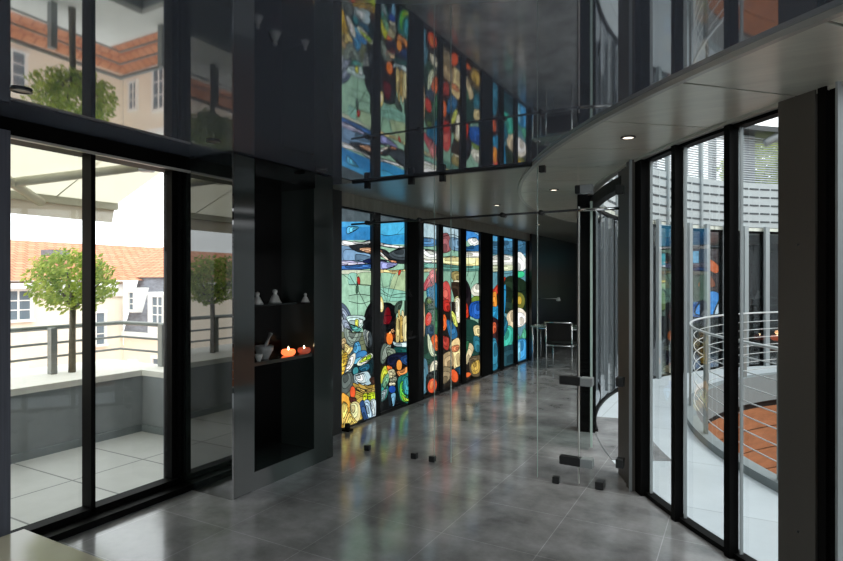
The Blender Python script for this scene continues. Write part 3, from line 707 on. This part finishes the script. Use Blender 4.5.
P('b59d70', 46, 100, 62, 90, 70, 110, 58, 150, 44, 140); P('e2c884', 62, 118, 88, 134, 104, 142, 86, 172, 60, 190, 56, 150)
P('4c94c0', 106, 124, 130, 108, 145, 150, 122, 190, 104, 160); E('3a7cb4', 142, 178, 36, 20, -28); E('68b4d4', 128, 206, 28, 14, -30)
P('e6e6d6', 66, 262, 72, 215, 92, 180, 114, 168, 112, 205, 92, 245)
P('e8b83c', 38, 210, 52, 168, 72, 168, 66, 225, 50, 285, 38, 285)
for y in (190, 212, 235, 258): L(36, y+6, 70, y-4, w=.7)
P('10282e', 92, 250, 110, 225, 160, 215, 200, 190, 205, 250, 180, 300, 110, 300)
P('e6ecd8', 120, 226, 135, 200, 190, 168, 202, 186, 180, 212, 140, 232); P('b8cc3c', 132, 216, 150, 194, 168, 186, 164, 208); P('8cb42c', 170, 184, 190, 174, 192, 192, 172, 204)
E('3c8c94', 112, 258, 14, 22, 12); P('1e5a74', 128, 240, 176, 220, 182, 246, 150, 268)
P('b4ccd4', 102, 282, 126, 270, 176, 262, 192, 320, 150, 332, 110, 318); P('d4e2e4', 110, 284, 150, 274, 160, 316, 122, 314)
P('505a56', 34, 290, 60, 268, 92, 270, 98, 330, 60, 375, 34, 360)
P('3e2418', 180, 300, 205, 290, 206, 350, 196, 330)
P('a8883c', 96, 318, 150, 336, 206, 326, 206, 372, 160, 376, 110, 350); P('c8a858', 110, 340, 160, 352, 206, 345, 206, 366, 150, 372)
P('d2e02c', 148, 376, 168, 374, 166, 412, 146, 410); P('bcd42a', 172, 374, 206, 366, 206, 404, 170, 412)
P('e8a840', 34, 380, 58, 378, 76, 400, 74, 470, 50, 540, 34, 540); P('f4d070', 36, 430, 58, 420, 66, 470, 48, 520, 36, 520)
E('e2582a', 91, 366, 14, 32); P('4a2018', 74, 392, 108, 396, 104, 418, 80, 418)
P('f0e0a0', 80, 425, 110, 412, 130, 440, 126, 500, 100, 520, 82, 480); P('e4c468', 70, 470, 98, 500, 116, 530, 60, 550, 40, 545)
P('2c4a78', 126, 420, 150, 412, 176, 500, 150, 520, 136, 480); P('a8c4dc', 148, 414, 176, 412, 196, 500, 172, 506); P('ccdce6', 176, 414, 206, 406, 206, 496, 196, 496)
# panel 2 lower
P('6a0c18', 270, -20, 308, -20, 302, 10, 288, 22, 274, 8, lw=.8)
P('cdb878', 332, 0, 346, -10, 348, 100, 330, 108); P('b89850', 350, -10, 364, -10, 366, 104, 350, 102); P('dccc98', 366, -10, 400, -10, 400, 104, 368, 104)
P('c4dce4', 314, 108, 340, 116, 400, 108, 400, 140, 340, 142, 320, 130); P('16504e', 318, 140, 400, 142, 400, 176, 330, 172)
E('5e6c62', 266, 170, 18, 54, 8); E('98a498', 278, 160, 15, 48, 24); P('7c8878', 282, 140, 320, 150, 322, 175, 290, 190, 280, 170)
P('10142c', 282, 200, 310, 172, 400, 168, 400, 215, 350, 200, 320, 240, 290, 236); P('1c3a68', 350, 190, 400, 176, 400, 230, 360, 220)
E('ea7a2c', 293, 94, 17, 33); E('f09a40', 342, 230, 14, 29); P('d88848', 330, 262, 360, 250, 400, 228, 400, 268, 350, 290)
P('c4c83a', 256, 250, 272, 232, 286, 262, 268, 300, 250, 330, 246, 290); P('e06a28', 278, 228, 304, 240, 300, 262, 280, 256)
P('c8c098', 284, 258, 312, 250, 322, 282, 300, 300, 286, 290); P('8a8c78', 292, 300, 326, 286, 322, 316, 300, 322); P('d8d2b4', 290, 318, 318, 316, 318, 332, 292, 334)
E('1848a0', 303, 352, 18, 20); P('74a8c8', 298, 378, 320, 372, 316, 420, 308, 440, 302, 415)
P('2e8078', 240, 330, 268, 320, 284, 350, 270, 400, 240, 412); P('78b088', 252, 310, 280, 270, 284, 310, 264, 350); P('86989c', 240, 370, 276, 350, 262, 400, 240, 410)
P('1c6c64', 330, 300, 364, 275, 400, 270, 400, 420, 360, 416, 338, 390); P('60c448', 340, 330, 356, 310, 350, 370, 372, 404, 390, 410, 360, 416, 342, 386); P('3c9ca8', 358, 310, 380, 290, 386, 370, 366, 372); P('b8dc40', 350, 378, 370, 396, 390, 398, 390, 412, 362, 410)
for q in range(5): L(36+q*9, 560, 44+q*10, 500, 70+q*9, 440+q*6, w=.8)
for q in range(4): L(100, 345+q*9, 150, 362+q*9, 206, 350+q*9, w=.7); L(150+q*14, 420, 160+q*13, 470, 158+q*14, 515, w=.7)
for q in range(4): L(62, 60+q*20, 100, 66+q*22, 150, 58+q*20, w=.6); L(246+q*9, 230, 250+q*8, 170, 262+q*14, 120, w=.7); L(284+q*2, 262+q*16, 305, 266+q*16, 324, 258+q*16, w=.8)
for q in range(4): L(340+q*8, 410, 334+q*14, 350, 350+q*12, 290, w=.7); L(244+q*9, 408, 246+q*9, 350, 258+q*9, 290, w=.7); L(38, 180+q*26, 60, 172+q*26, 75, 180+q*24, w=.8)
# --- panels 3,4,5 upper
P, R, E, L = crop(415, 220, 6.23)
R('86b09a', -30, -120, 440, 700); R('a8c2cc', -30, -120, 290, 120); R('3c84c8', 290, -120, 440, 130); P('7ab0dc', 300, 40, 360, 60, 400, 100, 440, 90, 440, 20, 380, 0); P('dfe6e2', 330, 130, 350, 112, 385, 112, 400, 150, 360, 165)
P('4c7ca8', -20, 115, 60, 108, 130, 120, 130, 160, 60, 165, -20, 155); P('e4e6dc', -20, 170, 60, 180, 135, 195, 135, 245, 60, 240, 20, 200)
P('8c5458', 150, 110, 200, 80, 225, 120, 225, 190, 160, 200); P('6888a0', 225, 110, 300, 130, 300, 190, 225, 180); P('20507c', 300, 150, 345, 175, 440, 150, 440, 210, 330, 200)
P('ece0a0', 160, 240, 225, 225, 300, 230, 440, 215, 440, 285, 300, 290, 160, 280); P('f2f0d8', -20, 240, 140, 250, 140, 265, -20, 262); P('e4e4d0', 300, 200, 440, 200, 440, 230, 300, 232); P('5a8c80', -20, 265, 140, 270, 300, 285, 440, 285, 440, 310, 280, 320, -20, 302)
P('d4c898', -20, 306, 150, 300, 150, 320, -20, 326)
L(40, 200, 90, 190, 150, 215); L(330, 180, 335, 300, 325, 350, w=1.6); L(375, 240, 378, 330, 350, 400, w=1.6); L(245, 60, 250, 150, 245, 200, w=2.2); L(160, 110, 230, 90, 280, 110, w=1.2)
P('b05058', 45, 440, 70, 370, 110, 320, 125, 350, 110, 420); P('c87070', 90, 330, 125, 310, 130, 400, 105, 400)
P('1f6f94', 70, 440, 110, 410, 135, 400, 135, 560, 100, 560); P('2b3a2c', 62, 500, 85, 478, 115, 500, 120, 570, 60, 570); E('5a7438', 88, 505, 14, 18)
P('c6504c', 165, 420, 195, 380, 220, 420, 225, 520, 195, 560, 165, 540); E('d86a5c', 190, 460, 16, 28); P('8c8050', 225, 330, 270, 320, 280, 380, 240, 380); P('e0d8b8', 240, 380, 275, 378, 280, 420, 240, 410)
P('8c2420', 230, 420, 275, 450, 280, 470, 235, 440); P('30241c', 225, 390, 300, 420, 300, 600, 270, 600, 240, 480); P('d8d490', 240, 500, 270, 480, 270, 600, 230, 600)
P('181418', 300, 380, 335, 400, 352, 480, 345, 600, 300, 600); P('d4d4c4', 350, 430, 385, 395, 420, 420, 410, 470, 360, 470); E('6a8434', 380, 495, 30, 22, -10); P('1a4c9c', 345, 520, 420, 510, 420, 600, 345, 600); P('d84420', 308, 520, 326, 540, 326, 600, 306, 600)
# --- panels 3,4,5 lower
P, R, E, L = crop(415, 300, 5.61)
P('1e3c30', 30, 60, 130, 60, 130, 330, 30, 330); P('d8b890', 30, 20, 48, 10, 55, 120, 48, 210, 32, 215); E('c23c30', 72, 108, 18, 40, 8); P('3a6c4c', 96, 60, 130, 70, 130, 180, 100, 180); P('2c4458', 60, 150, 100, 140, 100, 200, 60, 200)
P('dc6430', 88, 210, 118, 195, 125, 280, 96, 270); P('c8d0b0', 66, 190, 84, 220, 104, 290, 118, 310, 90, 315, 70, 270)
P('4c7484', 20, 350, 62, 340, 66, 500, 20, 520); P('d8d0b8', 78, 380, 98, 340, 120, 345, 115, 400, 90, 430); P('141818', 62, 420, 130, 400, 130, 520, 62, 520); E('d2502e', 90, 480, 26, 42, 10); E('e6804c', 86, 476, 10, 24, 10, lw=.4)
P('201c18', 140, 60, 300, 60, 300, 480, 140, 480, lw=0)
P('d8642c', 148, 100, 165, 80, 178, 130, 165, 170, 148, 160); P('b02c24', 150, 10, 185, 0, 195, 60, 160, 60); P('2a6088', 175, 110, 215, 130, 235, 200, 200, 220, 180, 170); P('c4cc60', 200, 60, 225, 90, 235, 150, 210, 130); P('e4dcc0', 222, 0, 248, 0, 248, 120, 228, 110)
P('a83a30', 148, 200, 185, 215, 180, 280, 152, 262); P('e2c890', 190, 260, 215, 220, 245, 225, 248, 370, 215, 385, 205, 310); P('c87c54', 200, 262, 240, 252, 236, 285, 205, 290); P('a8906c', 150, 310, 200, 290, 205, 370, 150, 385)
P('88785c', 146, 380, 200, 385, 190, 440, 150, 470); E('d6582c', 212, 425, 22, 38, -12); P('183c50', 215, 385, 260, 370, 260, 430, 235, 410)
P('1c3c34', 275, 120, 360, 140, 360, 300, 275, 300, lw=0); P('c83c24', 276, 30, 290, 20, 298, 90, 280, 95); P('2458a8', 318, 30, 360, 20, 360, 100, 322, 96); P('d0c08c', 325, 150, 358, 145, 358, 200, 335, 205); P('286878', 325, 205, 360, 215, 360, 290, 330, 280)
P('c8b890', 280, 300, 300, 240, 325, 270, 300, 340, 285, 360); P('285c40', 280, 235, 300, 235, 285, 300, 276, 290); P('584c38', 300, 330, 345, 310, 360, 320, 360, 420, 310, 420); P('b89848', 312, 360, 352, 335, 356, 400, 320, 415); L(315, 350, 335, 410); L(330, 340, 345, 405); E('d46430', 285, 420, 24, 14, -20)
# --- panels 6,7,8
P, R, E, L = crop(480, 225, 3.74)
R('5a8c98', 20, -60, 220, 560); R('4c94c0', 20, -60, 130, 60); R('6aa4cc', 130, -60, 220, 110); P('35607c', 20, 50, 80, 70, 200, 60, 200, 100, 80, 110, 20, 95); P('d8dcd0', 20, 130, 80, 110, 170, 130, 175, 150, 60, 150, 20, 150); P('c8d0b0', 20, 155, 130, 150, 130, 168, 20, 175)
P('e4e8e4', 134, 120, 150, 100, 175, 130, 170, 165, 136, 175); E('3cc48c', 150, 184, 18, 13); L(80, 40, 110, 100, 140, 80); L(40, 80, 100, 90, 170, 70); L(20, 170, 90, 182, 170, 170)
P('1a2a1c', 60, 280, 95, 200, 140, 195, 180, 230, 180, 340, 130, 340, 80, 320); P('a83424', 36, 260, 92, 195, 88, 220, 46, 285); P('d88a34', 38, 270, 60, 250, 62, 320, 40, 310); P('2a88b4', 40, 310, 66, 300, 95, 220, 92, 330, 60, 400, 40, 390)
E('6a6c30', 145, 285, 24, 34); E('caa840', 148, 282, 8, 16); P('ece4d4', 130, 320, 150, 310, 172, 330, 168, 370, 135, 380); P('c8b898', 100, 340, 128, 320, 128, 400, 112, 410); L(80, 240, 140, 250, 180, 240, w=1.6)
P('28181c', 30, 350, 70, 360, 80, 440, 40, 440); P('c05838', 44, 370, 58, 365, 60, 400, 46, 405); P('38a08c', 82, 450, 100, 380, 124, 390, 118, 450, 90, 480); P('1c5c70', 85, 340, 105, 370, 85, 420); P('4c9c7c', 136, 390, 150, 420, 166, 385, 172, 420, 150, 445, 134, 425)
P('3c8cc0', 134, 440, 172, 430, 168, 510, 134, 525); P('2c7088', 38, 440, 60, 430, 66, 530, 38, 545); P('1c3c44', 70, 470, 125, 450, 125, 520, 70, 535); P('76bcd4', 140, 450, 150, 440, 150, 500, 142, 505)

def clip(poly, y0, y1, z0, z1):
    def cut(pts, ax, lim, keep_less):
        out = []; n = len(pts)
        for i in range(n):
            a, c = pts[i], pts[(i+1) % n]
            ia = (a[ax] <= lim) if keep_less else (a[ax] >= lim); ic = (c[ax] <= lim) if keep_less else (c[ax] >= lim)
            if ia: out.append(a)
            if ia != ic:
                t = (lim-a[ax])/(c[ax]-a[ax]); q = [a[0]+(c[0]-a[0])*t, a[1]+(c[1]-a[1])*t]; q[ax] = lim; out.append(tuple(q))
        return out
    for ax, lim, kl in ((0, y0, False), (0, y1, True), (1, z0, False), (1, z1, True)):
        poly = cut(poly, ax, lim, kl)
        if len(poly) < 3: return []
    return poly
def strip(pts, w, closed):
    n = len(pts); qs = []
    for i in range(n if closed else n-1):
        a, c = pts[i], pts[(i+1) % n]; dx, dz = c[0]-a[0], c[1]-a[1]; l = math.hypot(dx, dz)
        if l < 1e-5: continue
        nx, nz = -dz/l*w/2, dx/l*w/2; ex, ez = dx/l*w*.3, dz/l*w*.3
        qs.append([(a[0]+nx-ex, a[1]+nz-ez), (c[0]+nx+ex, c[1]+nz+ez), (c[0]-nx+ex, c[1]-nz+ez), (a[0]-nx-ex, a[1]-nz-ez)])
    return qs
def glass_mesh(art, y0, y1, z0, z1, place, name, parent, lw0=.009):
    vs = []; fs = []; cs = []; lay = 0
    def put(poly, c):
        b_ = len(vs)
        for q in poly: vs.append(place(q[0], q[1], lay*.00025))
        fs.append(list(range(b_, b_+len(poly)))); cs.append(c)
    for kind, c, pts, lw in art:
        colr = srgb(c)
        ys = [p[0] for p in pts]
        if max(ys) < y0-.05 or min(ys) > y1+.05: continue
        if kind == 'p':
            q = clip(pts, y0, y1, z0, z1)
            if not q: continue
            lay += 1; put(q, colr)
            segs = strip(pts, lw0*lw, True) if lw else []
        else: segs = strip(pts, lw0*lw, False)
        if segs: lay += 1
        for s_ in segs:
            q = clip(s_, y0, y1, z0, z1)
            if q: put(q, (.004, .005, .005, 1))
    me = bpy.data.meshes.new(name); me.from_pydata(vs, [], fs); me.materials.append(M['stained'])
    ca = me.color_attributes.new('Col', 'FLOAT_COLOR', 'CORNER'); li = 0
    for p, c in zip(me.polygons, cs):
        for l_ in p.loop_indices: ca.data[l_].color = c
    o = bpy.data.objects.new(name, me); COL.objects.link(o); o.parent = parent; o.location = -Vector(parent['_w'])
    return o
plabels = ['stained glass panel nearest the cabinet, with yellow robes and a grey bird under blue sky',
           'stained glass panel with the black and dark red figure holding a yellow oval',
           'narrow stained glass panel just right of the broad black pillar, orange ball at its foot',
           'stained glass panel with cream and red figures, second after the broad pillar',
           'stained glass panel with blue square and golden sheaf before the second broad pillar',
           'narrowest stained glass panel just right of the second broad pillar, turquoise with an orange stripe',
           'stained glass panel with dark green hill and teal shape, second from the far end',
           'farthest stained glass panel with small green oval and white peak']
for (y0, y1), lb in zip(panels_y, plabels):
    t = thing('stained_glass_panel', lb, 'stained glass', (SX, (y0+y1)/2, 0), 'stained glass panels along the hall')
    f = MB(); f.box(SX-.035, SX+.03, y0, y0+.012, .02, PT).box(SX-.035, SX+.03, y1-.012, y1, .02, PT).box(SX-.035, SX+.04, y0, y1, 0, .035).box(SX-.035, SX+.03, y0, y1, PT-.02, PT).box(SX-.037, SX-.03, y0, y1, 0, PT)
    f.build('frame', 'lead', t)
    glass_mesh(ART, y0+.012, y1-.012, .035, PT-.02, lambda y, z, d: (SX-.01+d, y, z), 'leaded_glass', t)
# two more leaded panels on the back wall, seen through the atrium glass
def rect(c, x0, z0, x1, z1, lw=1.): return ('p', c, [(x0, z0), (x1, z0), (x1, z1), (x0, z1)], lw)
def sm(c, lw, *xy): return ('p', c, smooth([(xy[i], xy[i+1]) for i in range(0, len(xy), 2)]), lw)
art2 = [rect('3a2a2c', 0, 0, 1, 2.2, 0), rect('2c5a9c', 0, 0, .9, .5), sm('3c90e0', 2, .1, .1, .4, .8, .7, .75, .85, .2), sm('d4e4f4', 2, .55, .1, .75, .7, .85, .3), sm('78c43c', 2, .7, .8, .9, .85, .9, 1.6, .75, 1.5), sm('d8641e', 2, .2, 1.75, .45, 1.9, .7, 1.6, .6, 1.4, .4, 1.55), sm('8a4a28', 2, .15, 1.0, .4, 1.45, .6, 1.0), rect('68a0c0', .0, 1.75, .2, 2.15)]
art3 = [rect('4a5a50', 0, 0, .5, 2.2, 0), rect('44a0ac', 0, 1.7, .5, 2.1), rect('dfe6e6', 0, 1.64, .5, 1.7), rect('5a5450', 0, 1.2, .5, 1.64), rect('c8b060', 0, 1.12, .5, 1.2), rect('88a888', 0, .5, .5, 1.1), sm('5c7040', 2, .1, .2, .3, .9, .45, .3)]
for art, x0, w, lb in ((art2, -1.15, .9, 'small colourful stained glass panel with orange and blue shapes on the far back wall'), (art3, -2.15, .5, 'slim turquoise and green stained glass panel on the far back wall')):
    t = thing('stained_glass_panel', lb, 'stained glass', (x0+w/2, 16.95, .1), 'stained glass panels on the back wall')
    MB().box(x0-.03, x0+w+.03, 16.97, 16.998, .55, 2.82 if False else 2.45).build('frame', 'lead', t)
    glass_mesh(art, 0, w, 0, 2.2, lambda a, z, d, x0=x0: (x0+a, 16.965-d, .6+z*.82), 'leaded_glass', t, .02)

# ------------------------------------------------------------------ light, sky, camera
w = bpy.data.worlds.new('World'); sc.world = w; w.use_nodes = True
bg = w.node_tree.nodes['Background']; bg.inputs['Color'].default_value = (.95, .98, 1, 1); bg.inputs['Strength'].default_value = 1.6
s = bpy.data.lights.new('sun', 'SUN'); s.energy = .9; s.angle = .4; s.color = (1, .97, .9)
so = bpy.data.objects.new('sun', s); COL.objects.link(so); so.rotation_euler = (math.radians(38), math.radians(18), math.radians(60))
for (p, e) in (((-3.24, 3.63, 1.04), .1),):
    l = bpy.data.lights.new('candle_light', 'POINT'); l.energy = e; l.color = (1, .5, .2); l.shadow_soft_size = .02
    lo = bpy.data.objects.new('candle_light', l); COL.objects.link(lo); lo.location = p

cam = bpy.data.cameras.new('camera'); cam.sensor_fit = 'HORIZONTAL'; cam.sensor_width = 36; cam.lens = 36*F/843; cam.clip_end = 300; cam.clip_start = .02
co = bpy.data.objects.new('camera', cam); COL.objects.link(co); co.location = (0, 0, EYE); co.rotation_euler = (PI/2, 0, YAW); sc.camera = co
for o in bpy.data.objects:
    if '_w' in o: del o['_w']
sc.view_settings.view_transform = 'Standard'; sc.view_settings.exposure = .75
sc.cycles.transparent_max_bounces = 32; sc.cycles.max_bounces = 10; sc.cycles.sample_clamp_indirect = 4
